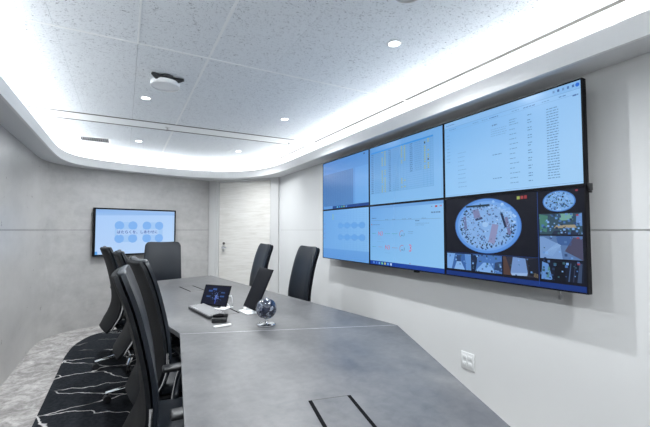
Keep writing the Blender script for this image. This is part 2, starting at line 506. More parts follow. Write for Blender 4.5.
# ------------------------------------------------------------------ downlights
def copy_thing(root, loc, label=None, rz=None):
    r = root.copy(); COL.objects.link(r); r.location = loc
    if rz is not None: r.rotation_euler = (0, 0, rz)
    if label: r['label'] = label
    for ch in [c for c in bpy.data.objects if c.parent == root]:
        c = ch.copy(); COL.objects.link(c); c.parent = r
        for g in [q for q in bpy.data.objects if q.parent == ch]:
            d = g.copy(); COL.objects.link(d); d.parent = c
    return r
dl = thing('downlight', '', 'downlight', (0.132 * KC, 3.28 * KC, ZC), 0, 'recessed ceiling downlights')
bm = bmesh.new(); lathe(bm, [(0.033, 0.002), (0.033, -0.0035), (0.041, -0.0035), (0.048, -0.001), (0.048, 0.0015)], 28)
autosmooth(obj('trim_ring', bm, M['white_plastic'], dl))
bm = bmesh.new(); lathe(bm, [(0.033, 0.0), (0.028, -0.0022), (0.0, -0.003)], 28)
obj('lens', bm, M['lamp'], dl, True)
sp = bpy.data.lights.new('downlight_beam', 'SPOT'); sp.energy = SPOT_POWER; sp.spot_size = R(160); sp.spot_blend = 1.0
sp.shadow_soft_size = 0.03; sp.color = LIGHT_COL
so = bpy.data.objects.new('downlight_beam', sp); COL.objects.link(so); so.parent = dl; so.location = (0, 0, -0.04)
names = {(0, 0): 'ceiling downlight just below the black ceiling camera', (0, 1): 'ceiling downlight beside the slatted air vent',
         (1, 1): 'ceiling downlight in front of the wooden door, beyond the ceiling band',
         (1, 0): 'ceiling downlight nearest the band, above the left end of the video wall',
         (1, -1): 'largest ceiling downlight, above the middle of the video wall',
         (0, -1): 'ceiling downlight above the near left chairs', (0, -2): 'ceiling downlight straight above the camera position',
         (1, -2): 'ceiling downlight above the near right table corner',
         (0, -3): 'ceiling downlight behind the viewer near the left wall', (1, -3): 'ceiling downlight behind the viewer near the right wall'}
dl['label'] = names[(0, 0)]
for (i, k), nm in names.items():
    if (i, k) == (0, 0): continue
    copy_thing(dl, ((0.132, 1.335)[i] * KC, (3.28 + 1.645 * k) * KC, ZC), nm)

# ------------------------------------------------------------------ ceiling fittings
# air vent
vent = thing('air_vent', 'white slatted air vent set in the ceiling', 'vent', (-0.323 * KC, 5.085 * KC, ZC))
bm = bmesh.new()
for a in ((-0.175, 0.175, -0.150, -0.122), (-0.175, 0.175, 0.122, 0.150), (-0.175, -0.150, -0.122, 0.122), (0.150, 0.175, -0.122, 0.122)):
    box(bm, a[0], a[1], a[2], a[3], -0.003, 0.0, 0.001, 1)
obj('frame', bm, M['white_plastic'], vent)
mk_box('backing', (-0.150, 0.150, -0.122, 0.122, -0.0010, -0.0002), M['black_gap'], vent)
for k in range(12):
    x = -0.132 + k * 0.024
    bm = bmesh.new(); box(bm, -0.0030, 0.0030, -0.120, 0.120, -0.0020, -0.0010); bm.transform(Matrix.Translation((x, 0, 0)))
    obj('slat', bm, M['satin_grey'], vent)
# dome camera: white dish with black camera body
ccam = thing('ceiling_camera', 'white ceiling camera dish with a black curved bracket', 'camera', (0.238 * KC, 2.738 * KC, ZC), R(6))
bm = bmesh.new(); lathe(bm, [(0.0, 0.0), (0.045, 0.0), (0.047, -0.012), (0.042, -0.022), (0.0, -0.024)], 28)
autosmooth(obj('mount', bm, M['plastic'], ccam))
bm = bmesh.new()
tube(bm, [(-0.105, -0.040, -0.018), (-0.07, -0.012, -0.022), (-0.02, 0.004, -0.026), (0.03, 0.004, -0.026), (0.075, -0.010, -0.022), (0.115, -0.034, -0.016)], [0.012, 0.024, 0.030, 0.028, 0.020, 0.010], 10)
autosmooth(obj('camera_body', bm, M['plastic'], ccam), 50)
bm = bmesh.new(); lathe(bm, [(0.0, -0.026), (0.098, -0.030), (0.104, -0.038), (0.100, -0.056), (0.080, -0.066), (0.0, -0.068)], 32, 0, 0.055)
autosmooth(obj('dome', bm, M['bright_white'], ccam), 50)
bm = bmesh.new(); lathe(bm, [(0.099, -0.058), (0.106, -0.060), (0.104, -0.066), (0.096, -0.068), (0.099, -0.058)], 32, 0, 0.055)
obj('dome_ring', bm, M['bright_white'], ccam, True)
# round speaker at the top edge
spk = thing('ceiling_speaker', 'grey-rimmed round ceiling speaker at the top edge above the video wall', 'speaker', (1.10 * KC, 1.245 * KC, ZC))
bm = bmesh.new(); lathe(bm, [(0.070, 0.0), (0.070, -0.010), (0.062, -0.014), (0.056, -0.010)], 32)
autosmooth(obj('rim', bm, M['satin'], spk))
bm = bmesh.new(); lathe(bm, [(0.058, -0.008), (0.03, -0.011), (0.0, -0.012)], 32)
obj('grille', bm, M['white_plastic'], spk, True)
# small fittings on the band
for x, lab in ((0.378, 'small white sprinkler head on the ceiling band near the room centre'), (1.74, 'small white wedge sensor on the ceiling band near the right groove')):
    t = thing('sprinkler_head' if x < 1 else 'ceiling_sensor', lab, 'sprinkler' if x < 1 else 'sensor', (x * KC, 4.115 * KC, ZC - 0.001))
    bm = bmesh.new()
    if x < 1:
        lathe(bm, [(0.0, 0.0), (0.030, 0.0), (0.032, -0.004), (0.020, -0.010), (0.0, -0.010)], 18)
        autosmooth(obj('plate', bm, M['white_plastic'], t))
        bm = bmesh.new(); lathe(bm, [(0.010, -0.010), (0.010, -0.022), (0.018, -0.024), (0.018, -0.027), (0.0, -0.027)], 14)
        obj('head', bm, M['satin'], t)
    else:
        box(bm, -0.055, 0.055, -0.022, 0.022, -0.012, 0.0, 0.003)
        obj('plate', bm, M['white_plastic'], t)
        bm = bmesh.new(); lathe(bm, [(0.026, -0.012), (0.020, -0.030), (0.0, -0.036)], 16)
        obj('sensor_dome', bm, M['satin'], t, True)

# ------------------------------------------------------------------ screens
class Pix:
    """flat screen picture made of coloured pieces; x to the viewer's right, y up, both 0..1"""
    def __init__(s, W, H): s.W, s.H, s.bm, s.k = W, H, bmesh.new(), 0; s.lay = s.bm.loops.layers.float_color.new('Col')
    tint = (0.91, 0.945, 0.985)
    def poly(s, pts, col, lev):
        col = tuple(c * t for c, t in zip(col, s.tint))
        vs = [s.bm.verts.new((x * s.W, y * s.H, 0.00025 * lev)) for x, y in pts]
        f = s.bm.faces.new(vs)
        c = lin(col)
        for l in f.loops: l[s.lay] = (*c, 1)
    def rect(s, x0, y0, x1, y1, col, lev=1): s.poly([(x0, y0), (x1, y0), (x1, y1), (x0, y1)], col, lev)
    def disc(s, cx, cy, rx, ry, col, lev=1, n=28, a0=0, a1=2 * math.pi):
        s.poly([(cx + rx * math.cos(a0 + (a1 - a0) * k / n), cy + ry * math.sin(a0 + (a1 - a0) * k / n)) for k in range(n if a1 - a0 > 6.28 else n + 1)], col, lev)
    def ring(s, cx, cy, rx, ry, wd, col, lev, a0, a1, n=14):
        for k in range(n):
            a = a0 + (a1 - a0) * k / n; b_ = a0 + (a1 - a0) * (k + 1) / n
            s.poly([(cx + rx * math.cos(a), cy + ry * math.sin(a)), (cx + rx * math.cos(b_), cy + ry * math.sin(b_)),
                    (cx + rx * (1 - wd) * math.cos(b_), cy + ry * (1 - wd) * math.sin(b_)), (cx + rx * (1 - wd) * math.cos(a), cy + ry * (1 - wd) * math.sin(a))], col, lev)
    def grad(s, x0, y0, x1, y1, cbl, cbr, ctr, ctl, lev=1, n=10):
        def mix(u, v_):
            return tuple((cbl[i] * (1 - u) + cbr[i] * u) * (1 - v_) + (ctl[i] * (1 - u) + ctr[i] * u) * v_ for i in range(3))
        g = {}
        for i in range(n + 1):
            for j in range(n + 1):
                g[i, j] = s.bm.verts.new(((x0 + (x1 - x0) * i / n) * s.W, (y0 + (y1 - y0) * j / n) * s.H, 0.00025 * lev))
        for i in range(n):
            for j in range(n):
                f = s.bm.faces.new((g[i, j], g[i + 1, j], g[i + 1, j + 1], g[i, j + 1]))
                for l, (a, b_) in zip(f.loops, ((i, j), (i + 1, j), (i + 1, j + 1), (i, j + 1))):
                    l[s.lay] = (*lin(tuple(c * t for c, t in zip(mix(a / n, b_ / n), s.tint))), 1)
    def words(s, x0, x1, y, h, col, lev=2, rnd=random):
        x = x0
        while x < x1 - 0.004:
            wd = rnd.uniform(0.008, 0.022); s.rect(x, y, min(x + wd, x1), y + h, col, lev); x += wd + rnd.uniform(0.003, 0.006)
    def mesh(s, name):
        me = bpy.data.meshes.new(name); s.bm.to_mesh(me); s.bm.free(); me.materials.append(M['screen']); return me

def glyphs(body, size, bold, mat, parent, name, loc, color_mat):
    cu = bpy.data.curves.new(name, 'FONT'); cu.body = body; cu.size = size; cu.offset = bold; cu.align_x = 'CENTER'; cu.align_y = 'CENTER'
    to = bpy.data.objects.new(name, cu); COL.objects.link(to)
    bpy.context.view_layer.update()
    me = bpy.data.meshes.new_from_object(to.evaluated_get(bpy.context.evaluated_depsgraph_get()))
    bpy.data.objects.remove(to); bpy.data.curves.remove(cu)
    me.materials.clear(); me.materials.append(color_mat)
    o = bpy.data.objects.new(name, me); COL.objects.link(o); o.parent = parent; o.location = loc
    return o

def emit_mat(name, col):
    return principled(name, (0.01, 0.01, 0.012), 0.2, emit=lin(col), estr=1.0)

rnd = random.Random(11)
def pic_sheet_angle_dim(p):            # upper left: blue sheet behind a window and a task bar, off-angle dimming painted in
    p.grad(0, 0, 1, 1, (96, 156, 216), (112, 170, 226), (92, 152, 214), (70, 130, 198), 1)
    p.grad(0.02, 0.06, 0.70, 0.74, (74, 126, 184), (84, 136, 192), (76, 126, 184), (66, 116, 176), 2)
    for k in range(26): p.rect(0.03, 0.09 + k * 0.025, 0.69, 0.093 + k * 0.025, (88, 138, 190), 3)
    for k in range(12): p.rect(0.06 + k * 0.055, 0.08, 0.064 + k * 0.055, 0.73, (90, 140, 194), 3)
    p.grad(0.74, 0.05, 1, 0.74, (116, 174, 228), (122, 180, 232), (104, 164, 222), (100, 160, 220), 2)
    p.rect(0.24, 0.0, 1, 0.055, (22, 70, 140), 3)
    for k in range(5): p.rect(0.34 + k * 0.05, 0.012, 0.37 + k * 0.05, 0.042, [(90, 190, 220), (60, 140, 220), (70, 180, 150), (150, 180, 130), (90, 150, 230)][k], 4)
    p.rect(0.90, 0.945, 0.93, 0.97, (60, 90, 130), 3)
def pic_table(p):                # upper middle: wide table with yellow cells
    p.grad(0, 0, 1, 1, (132, 188, 232), (146, 198, 238), (122, 178, 228), (96, 158, 218), 1)
    p.grad(0.02, 0.18, 0.895, 0.90, (122, 178, 224), (132, 186, 230), (118, 172, 222), (100, 158, 212), 2)
    p.rect(0.02, 0.885, 0.895, 0.912, (62, 150, 222), 3)
    rows = 22; hh = 0.70 / rows
    for k in range(rows + 1):
        y = 0.185 + hh * k
        p.rect(0.02, y, 0.895, y + 0.004, (106, 162, 212), 3)
    for x in (0.02, 0.19, 0.235, 0.285, 0.48, 0.522, 0.566, 0.78, 0.82, 0.86, 0.892): p.rect(x, 0.185, x + 0.003, 0.885, (108, 164, 212), 3)
    for b0, c1, c2 in ((0.03, 0.200, 0.245), (0.31, 0.490, 0.532), (0.61, 0.788, 0.828)):
        for k in range(rows):
            y = 0.190 + hh * k
            if b0 > 0.5 and k < 8: continue
            p.words(b0, b0 + 0.035, y + 0.006, 0.012, (72, 116, 166), 4, rnd)
            p.words(b0 + 0.06, b0 + 0.15, y + 0.008, 0.008, (98, 150, 200), 4, rnd)
            if (6 <= k <= 15 and 0.2 < b0 < 0.5 and k not in (13, 14, 15)) or (b0 < 0.1 and k in (12, 13)): continue
            for c in (c1, c2):
                if rnd.random() < 0.86: p.rect(c, y + 0.004, c + 0.017, y + 0.022, (168, 184, 124), 4)
    p.rect(0.790, 0.815, 0.803, 0.845, (40, 60, 80), 5); p.rect(0.829, 0.565, 0.842, 0.590, (40, 60, 80), 5)
def pic_list(p):                 # upper right: pale web page with columns of text
    p.grad(0, 0, 1, 1, (160, 208, 244), (176, 216, 246), (160, 204, 242), (126, 184, 234), 1)
    p.rect(0, 0.925, 1, 1.0, (146, 194, 236), 2); p.rect(0.0, 0.920, 1, 0.924, (116, 160, 208), 3)
    for k, c in enumerate([(110, 150, 200), (64, 100, 160), (110, 150, 200), (84, 124, 180), (70, 110, 170)]): p.rect(0.845 + k * 0.027, 0.950, 0.857 + k * 0.027, 0.976, c, 3)
    p.disc(0.982, 0.963, 0.011, 0.020, (40, 110, 214), 4, 14)
    p.words(0.02, 0.10, 0.955, 0.012, (100, 142, 194), 3, rnd)
    p.words(0.05, 0.12, 0.890, 0.010, (104, 148, 202), 3, rnd); p.words(0.41, 0.48, 0.888, 0.012, (92, 134, 190), 3, rnd); p.words(0.66, 0.74, 0.888, 0.010, (92, 134, 190), 3, rnd); p.words(0.88, 0.92, 0.888, 0.010, (92, 134, 190), 3, rnd)
    p.words(0.955, 0.985, 0.86, 0.014, (80, 114, 172), 3, rnd)
    for x in (0.27, 0.35, 0.58, 0.78): p.words(x, x + 0.05, 0.890, 0.008, (112, 154, 204), 3, rnd)
    p.rect(0.03, 0.872, 0.99, 0.875, (130, 174, 218), 2)
    p.words(0.43, 0.47, 0.79, 0.016, (100, 136, 186), 3, rnd)
    for k in range(4): p.words(0.42, 0.54, 0.745 - k * 0.026, 0.006, (122, 164, 210), 3, rnd)
    for k in range(27):
        y = 0.80 - k * 0.0275
        p.words(0.805, 0.875, y, 0.008, (96, 136, 184), 3, rnd)
        if k % 2 == 0 or k < 3: p.words(0.56, 0.60 + rnd.uniform(0, 0.03), y, 0.007, (98, 140, 190), 3, rnd)
        if k % 3 != 1: p.words(0.685, 0.712, y, 0.008, (80, 122, 178), 3, rnd)
        if k > 8 and k % 2: p.words(0.13, 0.18 + rnd.uniform(0, 0.03), y, 0.008, (124, 168, 214), 3, rnd)
    for k in range(9): p.words(0.025, 0.055, 0.82 - k * 0.045, 0.008, (116, 160, 208), 3, rnd)
    for y in (0.50, 0.22): p.words(0.43, 0.50, y - 0.06, 0.009, (98, 140, 192), 3, rnd)
    p.rect(0.0, 0.016, 1, 0.019, (120, 162, 208), 3)
def pic_faint(p):                # lower left: pale page with faint blue clouds
    p.grad(0, 0, 1, 1, (116, 174, 228), (138, 192, 236), (142, 196, 240), (110, 168, 226), 1)
    p.grad(0.0, 0.0, 1, 0.20, (96, 154, 218), (108, 164, 222), (116, 172, 228), (102, 160, 220), 2)
    for r_ in (0.45, 0.68):
        for k in range(4): p.disc(0.42 + k * 0.15, r_, 0.062, 0.065, (112, 170, 228), 2, 18)
        p.rect(0.40, r_ - 0.03, 0.90, r_ + 0.03, (116, 174, 230), 2)
    p.rect(0.235, 0.80, 0.26, 0.92, (140, 190, 196), 3)
    for k in range(4): p.rect(0.03, 0.40 + k * 0.1, 0.05, 0.43 + k * 0.1, (126, 150, 210), 3)
    for k in range(24): p.rect(0.02, 0.10 + k * 0.035, 0.98, 0.103 + k * 0.035, (116, 172, 226), 2)
    for k in range(16): p.rect(0.02 + k * 0.062, 0.02, 0.023 + k * 0.062, 0.98, (116, 172, 228), 2)
def pic_dash(p):                 # lower middle: dashboard with red figures and arcs
    p.grad(0, 0, 1, 1, (140, 196, 238), (152, 204, 240), (150, 200, 240), (112, 170, 226), 1)
    p.rect(0, 0.955, 1, 1, (116, 168, 222), 2); p.rect(0.0, 0.0, 1, 0.065, (18, 66, 156), 2)
    for k in range(7): p.rect(0.05 + k * 0.045, 0.014, 0.075 + k * 0.045, 0.050, [(90, 140, 220), (70, 120, 210), (110, 170, 230), (120, 200, 150), (190, 195, 110), (100, 170, 240), (200, 220, 245)][k], 3)
    p.rect(0.905, 0.91, 0.930, 0.935, (196, 80, 84), 3); p.rect(0.955, 0.915, 0.98, 0.935, (180, 140, 176), 3); p.rect(0.86, 0.915, 0.875, 0.93, (110, 146, 196), 3)
    p.rect(0.03, 0.750, 0.97, 0.754, (112, 140, 176), 3)
    p.words(0.03, 0.11, 0.785, 0.014, (90, 124, 174), 3, rnd)
    for x in (0.25, 0.36, 0.50, 0.58, 0.75): p.words(x, x + 0.05, 0.758, 0.010, (112, 148, 192), 3, rnd)
    p.words(0.86, 0.97, 0.83, 0.020, (100, 134, 178), 3, rnd)
    p.rect(0.02, 0.675, 0.032, 0.695, (190, 110, 130), 3); p.words(0.04, 0.17, 0.675, 0.012, (104, 144, 190), 3, rnd)
    p.words(0.67, 0.72, 0.722, 0.014, (80, 120, 172), 3, rnd); p.words(0.67, 0.84, 0.685, 0.008, (116, 158, 202), 3, rnd); p.words(0.67, 0.78, 0.660, 0.008, (116, 158, 202), 3, rnd)
    p.words(0.58, 0.64, 0.56, 0.010, (112, 154, 198), 3, rnd); p.words(0.58, 0.64, 0.535, 0.008, (122, 164, 206), 3, rnd)
    for yy, first in ((0.526, True), (0.30, False)):
        p.words(0.04, 0.10, yy, 0.008, (84, 164, 176), 3, rnd)
        if first: p.words(0.24, 0.32, yy, 0.008, (84, 168, 180), 3, rnd)
        else: p.words(0.14, 0.20, yy, 0.008, (160, 140, 176), 3, rnd)
        p.words(0.35, 0.43, yy, 0.008, (84, 168, 180) if first else (168, 134, 168), 3, rnd)
        p.words(0.14 if first else 0.24, 0.20 if first else 0.32, yy - 0.09, 0.006, (122, 168, 212), 3, rnd)
        p.words(0.12, 0.23, yy + 0.09, 0.006, (122, 168, 212), 3, rnd)
        p.ring(0.493, yy, 0.034, 0.056, 0.16, (186, 118, 146), 3, 0.9, 4.2)
        p.ring(0.493, yy, 0.034, 0.056, 0.16, (70, 110, 140), 3, 5.6, 6.6)
        p.rect(0.487, yy - 0.03, 0.500, yy - 0.01, (70, 112, 150), 3)
    p.rect(0.59, 0.075, 0.605, 0.085, (180, 90, 110), 3)
def pic_cctv(p):                 # lower right: camera wall with a fisheye view
    p.tint = (0.80, 0.90, 0.99)
    p.rect(0, 0, 1, 1, (9, 13, 24), 1)
    cx, cy, rx, ry = 0.362, 0.640, 0.268, 0.330
    p.disc(cx, cy, rx, ry, (84, 134, 206), 2, 56); p.disc(cx, cy, rx * 0.975, ry * 0.975, (112, 160, 218), 3, 56); p.disc(cx, cy, rx * 0.90, ry * 0.90, (140, 180, 228), 4, 48)
    p.disc(cx - 0.005, cy - 0.01, rx * 0.80, ry * 0.80, (160, 190, 226), 5, 40)
    r2 = random.Random(5)
    def spot(x, y, s, c, lev, el=1.0):
        q = r2.uniform(0, 1.5)
        p.poly([(x + s * math.cos(q + t) * r2.uniform(0.7, 1.3), y + 1.5 * el * s * math.sin(q + t) * r2.uniform(0.7, 1.3)) for t in (0, 1.05, 2.1, 3.14, 4.2, 5.2)], c, lev)
    for k in range(26):           # pale windows along the rim
        a = r2.uniform(0.15, 1.3); rr = r2.uniform(0.72, 0.9)
        spot(cx + rx * rr * math.cos(a), cy + ry * rr * math.sin(a), r2.uniform(0.008, 0.016), r2.choice([(200, 220, 244), (180, 208, 240), (150, 190, 234)]), 6)
    for k in range(150):          # ring of chairs and shelves round the edge
        a = r2.uniform(1.5, 6.35); rr = r2.uniform(0.66, 0.86)
        spot(cx + rx * rr * math.cos(a), cy + ry * rr * math.sin(a), r2.uniform(0.004, 0.009), r2.choice([(34, 50, 78), (52, 74, 108), (28, 42, 66), (76, 106, 148), (170, 198, 230), (48, 84, 96)]), 6)
    for k in range(330):          # desks, people and plants in the round view
        a = r2.uniform(0, 6.283); rr = math.sqrt(r2.uniform(0.02, 0.62))
        c = r2.choice([(48, 66, 100), (70, 94, 134), (90, 116, 158), (64, 98, 124), (120, 150, 194), (198, 216, 240), (146, 166, 204), (126, 124, 160), (176, 200, 232), (160, 186, 222), (110, 140, 184)])
        spot(cx + rx * rr * math.cos(a), cy + ry * rr * math.sin(a), r2.uniform(0.003, 0.008), c, 7)
    for (x, y, w_, h_, q, c) in [(0.425, 0.545, 0.026, 0.115, -0.25, (168, 156, 184)), (0.29, 0.79, 0.028, 0.055, 0.3, (150, 142, 172)), (0.31, 0.725, 0.032, 0.014, 0.35, (64, 74, 104)),
                              (0.19, 0.68, 0.012, 0.08, 0.1, (128, 130, 164)), (0.535, 0.64, 0.012, 0.10, 0.2, (136, 128, 158)), (0.505, 0.70, 0.009, 0.085, 0.3, (34, 48, 74)),
                              (0.30, 0.885, 0.10, 0.012, 0.02, (40, 60, 70))]:
        p.poly([(x + (a * w_ * math.cos(q) - b_ * h_ * math.sin(q) * 0.6), y + (a * w_ * math.sin(q) + b_ * h_ * math.cos(q))) for a, b_ in ((-1, -1), (1, -1), (1, 1), (-1, 1))], c, 8)
    for k in range(60):
        a = r2.uniform(0, 6.283); rr = math.sqrt(r2.uniform(0.02, 0.6))
        spot(cx + rx * rr * math.cos(a), cy + ry * rr * math.sin(a), r2.uniform(0.003, 0.006), r2.choice([(180, 204, 234), (60, 80, 116), (150, 178, 216), (130, 160, 204)]), 9)
    p.disc(0.362, 0.655, 0.024, 0.032, (190, 212, 236), 10, 16)
    p.rect(0.602, 0.928, 0.622, 0.962, (196, 190, 90), 4); p.rect(0.628, 0.93, 0.646, 0.964, (196, 70, 64), 4); p.rect(0.652, 0.93, 0.670, 0.966, (186, 60, 58), 4)
    p.rect(0.735, 0.02, 0.738, 0.99, (46, 82, 150), 3); p.rect(0.0, 0.296, 0.735, 0.299, (46, 82, 150), 3)
    p.rect(0.0, 0.0, 1, 0.055, (20, 54, 120), 3)
    def tile(x0, y0, x1, y1, base, blobs, shapes, seed):
        p.rect(x0, y0, x1, y1, base, 2); rr = random.Random(seed)
        for pts, c in shapes:
            p.poly([(x0 + (x1 - x0) * a, y0 + (y1 - y0) * b_) for a, b_ in pts], c, 4)
        for k in range(blobs * 2 // 3):
            x = rr.uniform(x0, x1); y = rr.uniform(y0, y1); s = rr.uniform(0.002, 0.008)
            xa, xb, ya, yb = max(x0, x - s), min(x1, x + s), max(y0, y - s * 1.6), min(y1, y + s * 1.6)
            p.rect(xa, ya, xb, yb, rr.choice([(38, 54, 80), (54, 76, 112), (84, 124, 176), (120, 158, 204), (64, 98, 104), (150, 184, 224), (100, 130, 170)]), 5)
    tile(0.01, 0.085, 0.235, 0.285, (66, 106, 162), 26, [([(0, 0), (0.2, 0), (0.35, 1), (0, 1)], (142, 180, 224)), ([(0.3, 0), (0.75, 0), (0.6, 0.5), (0.42, 0.5)], (160, 192, 228)), ([(0.8, 0), (1, 0), (1, 1), (0.75, 1)], (112, 154, 206)), ([(0.40, 0.5), (0.58, 0.5), (0.58, 0.9), (0.40, 0.9)], (50, 74, 112))], 1)
    tile(0.245, 0.085, 0.485, 0.290, (84, 124, 180), 70, [([(0.1, 0), (0.8, 0), (0.6, 0.55), (0.4, 0.55)], (154, 188, 228)), ([(0, 0), (0.12, 0), (0.2, 0.9), (0, 1)], (26, 40, 66)), ([(0.75, 0.2), (1, 0.1), (1, 0.7), (0.78, 0.6)], (48, 70, 104))], 2)
    tile(0.495, 0.085, 0.730, 0.290, (52, 48, 58), 16, [([(0, 0), (0.25, 0.0), (0.08, 1), (0, 1)], (96, 64, 54)), ([(0.22, 0.12), (0.72, 0.2), (0.66, 0.95), (0.30, 1.0)], (136, 158, 198)), ([(0.26, 0.0), (0.7, 0.05), (0.72, 0.22), (0.22, 0.14)], (180, 194, 220)), ([(0.76, 0.1), (1, 0), (1, 1), (0.72, 0.9)], (26, 28, 38)), ([(0.88, 0.05), (1, 0), (1, 0.2), (0.9, 0.25)], (132, 108, 84))], 3)
    tile(0.745, 0.085, 0.985, 0.285, (16, 24, 40), 44, [([(0.02, 0.0), (0.30, 0.0), (0.2, 0.8), (0.05, 0.9)], (116, 154, 202)), ([(0.14, 0.1), (0.21, 0.1), (0.24, 0.6), (0.2, 0.7)], (92, 136, 112)), ([(0.34, 0), (0.6, 0), (0.6, 0.95), (0.36, 0.95)], (10, 15, 25)), ([(0.86, 0), (0.95, 0), (0.98, 0.9), (0.92, 0.95)], (64, 78, 102)), ([(0.66, 0), (0.69, 0), (0.74, 0.9), (0.72, 0.9)], (70, 90, 120)), ([(0.76, 0), (0.79, 0), (0.84, 0.9), (0.82, 0.9)], (50, 54, 74))], 4)
    tile(0.745, 0.30, 0.985, 0.530, (104, 128, 164), 26, [([(0.0, 0.0), (0.55, 0.0), (0.5, 0.62), (0.1, 0.95), (0, 0.95)], (142, 166, 202)), ([(0.08, 0.2), (0.3, 0.1), (0.52, 0.6), (0.42, 0.7)], (166, 188, 218)), ([(0.6, 0.35), (1, 0.0), (1, 0.9), (0.8, 0.95)], (88, 78, 96)), ([(0.45, 0.6), (0.75, 0.6), (0.78, 1), (0.4, 1)], (72, 102, 148))], 5)
    tile(0.745, 0.545, 0.985, 0.755, (58, 82, 92), 110, [([(0.02, 0.2), (0.18, 0.1), (0.22, 0.9), (0.0, 1.0)], (84, 132, 108)), ([(0.50, 0.66), (0.80, 0.68), (0.80, 0.98), (0.5, 0.98)], (136, 178, 152)), ([(0.36, 0.30), (0.88, 0.32), (0.84, 0.46), (0.42, 0.44)], (190, 160, 124)), ([(0.30, 0.0), (0.95, 0.0), (0.9, 0.2), (0.36, 0.18)], (40, 50, 70)), ([(0.86, 0.4), (1, 0.4), (1, 1), (0.88, 0.9)], (118, 152, 198))], 6)
    p.disc(0.862, 0.878, 0.093, 0.105, (90, 138, 202), 2, 30); p.disc(0.862, 0.878, 0.086, 0.096, (150, 188, 226), 3, 30)
    for k in range(150):
        a = r2.uniform(0, 6.283); rr = r2.uniform(0.05, 0.93) ** 0.7
        spot(0.862 + 0.084 * rr * math.cos(a), 0.878 + 0.094 * rr * math.sin(a), r2.uniform(0.002, 0.007), r2.choice([(36, 54, 84), (56, 82, 120), (64, 110, 112), (186, 210, 238), (104, 144, 192), (120, 156, 204)]), 5)
    for y in (0.965, 0.725, 0.505, 0.255): p.rect(0.955, y, 0.968, y + 0.016, (190, 70, 80), 6)

# video wall: six panels, front plane at x = UF
UF = 2.11
VL, VR_, ZB, ZTOP = 3.949, 1.045, 1.026, 2.164
PW, PH = (VL - VR_) / 3, (ZTOP - ZB) / 2
PICS = [[pic_faint, pic_dash, pic_cctv], [pic_sheet_angle_dim, pic_table, pic_list]]  # viewing-angle falloff is baked into the picture colours, darker towards the far left
LAB = [['lower left video wall panel, nearest the door, with faint blue round shapes', 'lower middle video wall panel with red figures and arcs on a pale page',
        'lower right video wall panel with a round fisheye camera view on black'],
       ['upper left video wall panel with a dim blue sheet and short task bar', 'upper middle video wall panel with a wide table and yellow cells',
        'upper right video wall panel with a pale page of text columns']]
RZ_TV = R(-90)
red_txt = emit_mat('red_screen_text', (196, 92, 124))
def tv_frame(W, H, parent, bz=0.0085, dep=0.032):
    bm = bmesh.new()
    for a in ((0.0008, W - 0.0008, 0.0008, bz), (0.0008, W - 0.0008, H - bz, H - 0.0008), (0.0008, bz, bz, H - bz), (W - bz, W - 0.0008, bz, H - bz)):
        box(bm, a[0], a[1], a[2], a[3], -dep, 0.0045)
    return obj('bezel', bm, M['bezel'], parent)
TVROT = Matrix(((0, 0, -1, 0), (-1, 0, 0, 0), (0, 1, 0, 0), (0, 0, 0, 1)))   # local x -> -y world, local y -> z, local z -> -x
for r_ in range(2):
    for c in range(3):
        t = thing('video_wall_panel', LAB[r_][c], 'display', (0, 0, 0), 0, 'video wall panels')
        t.matrix_world = Matrix.Translation((UF, VL - c * PW, ZB + r_ * PH)) @ TVROT
        tv_frame(PW, PH, t)
        bz = 0.0085
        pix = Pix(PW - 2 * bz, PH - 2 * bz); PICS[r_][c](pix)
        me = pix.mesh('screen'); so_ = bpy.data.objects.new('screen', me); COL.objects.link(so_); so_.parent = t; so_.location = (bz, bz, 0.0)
        mk_box('back_cover', (0.004, PW - 0.004, 0.004, PH - 0.004, -0.031, -0.004), M['tv_back'], t)
        mk_box('wall_mount', (PW * 0.3, PW * 0.7, PH * 0.25, PH * 0.75, -(UR - UF), -0.030), M['tv_back'], t)
        if PICS[r_][c] is pic_dash:
            sw, sh = PW - 2 * bz, PH - 2 * bz
            for body, x, y, sz in (('N3', 0.174, 0.526, 0.055), ('N3', 0.283, 0.30, 0.055), ('3', 0.604, 0.31, 0.085)):
                glyphs(body, sz, 0, None, t, 'screen_text', (bz + x * sw, bz + y * sh, 0.0016), red_txt)
# small bracket sticking out between the right panels
t = thing('cable_clip', 'small black clip at the right edge of the video wall', 'clip', (UF + 0.03, VR_ - 0.006, ZB + PH - 0.006))
mk_box('clip_body', (-0.02, 0.012, -0.008, 0.004, -0.022, 0.016), M['plastic'], t, 0.003)
mk_box('clip_arm', (-0.008, 0.008, -0.006, 0.003, -0.034, -0.022), M['plastic'], t, 0.002)
# receiver box under the lower edge
t = thing('infrared_receiver', 'small black receiver under the lower edge of the middle panel', 'receiver', (UF + 0.012, 2.34, ZB - 0.001))
mk_box('receiver_body', (-0.010, 0.012, -0.025, 0.025, -0.014, 0.0), M['plastic'], t, 0.003)
mk_box('receiver_lens', (-0.0115, -0.0100, -0.012, 0.012, -0.010, -0.004), M['bezel'], t)
M['connector'] = principled('grey_connector', (0.42, 0.43, 0.44), 0.5)
t = thing('hanging_connector', 'pale hanging connector below the right end of the video wall', 'connector', (UR - 0.05, 1.235, ZB - 0.01))
bm = bmesh.new(); tube(bm, [(0, 0, 0.03), (0, 0.002, -0.01), (0.004, 0.0, -0.03)], 0.004, 8); obj('wire', bm, M['connector'], t, True)
mk_box('plug', (-0.006, 0.010, -0.008, 0.008, -0.052, -0.028), M['connector'], t, 0.002)

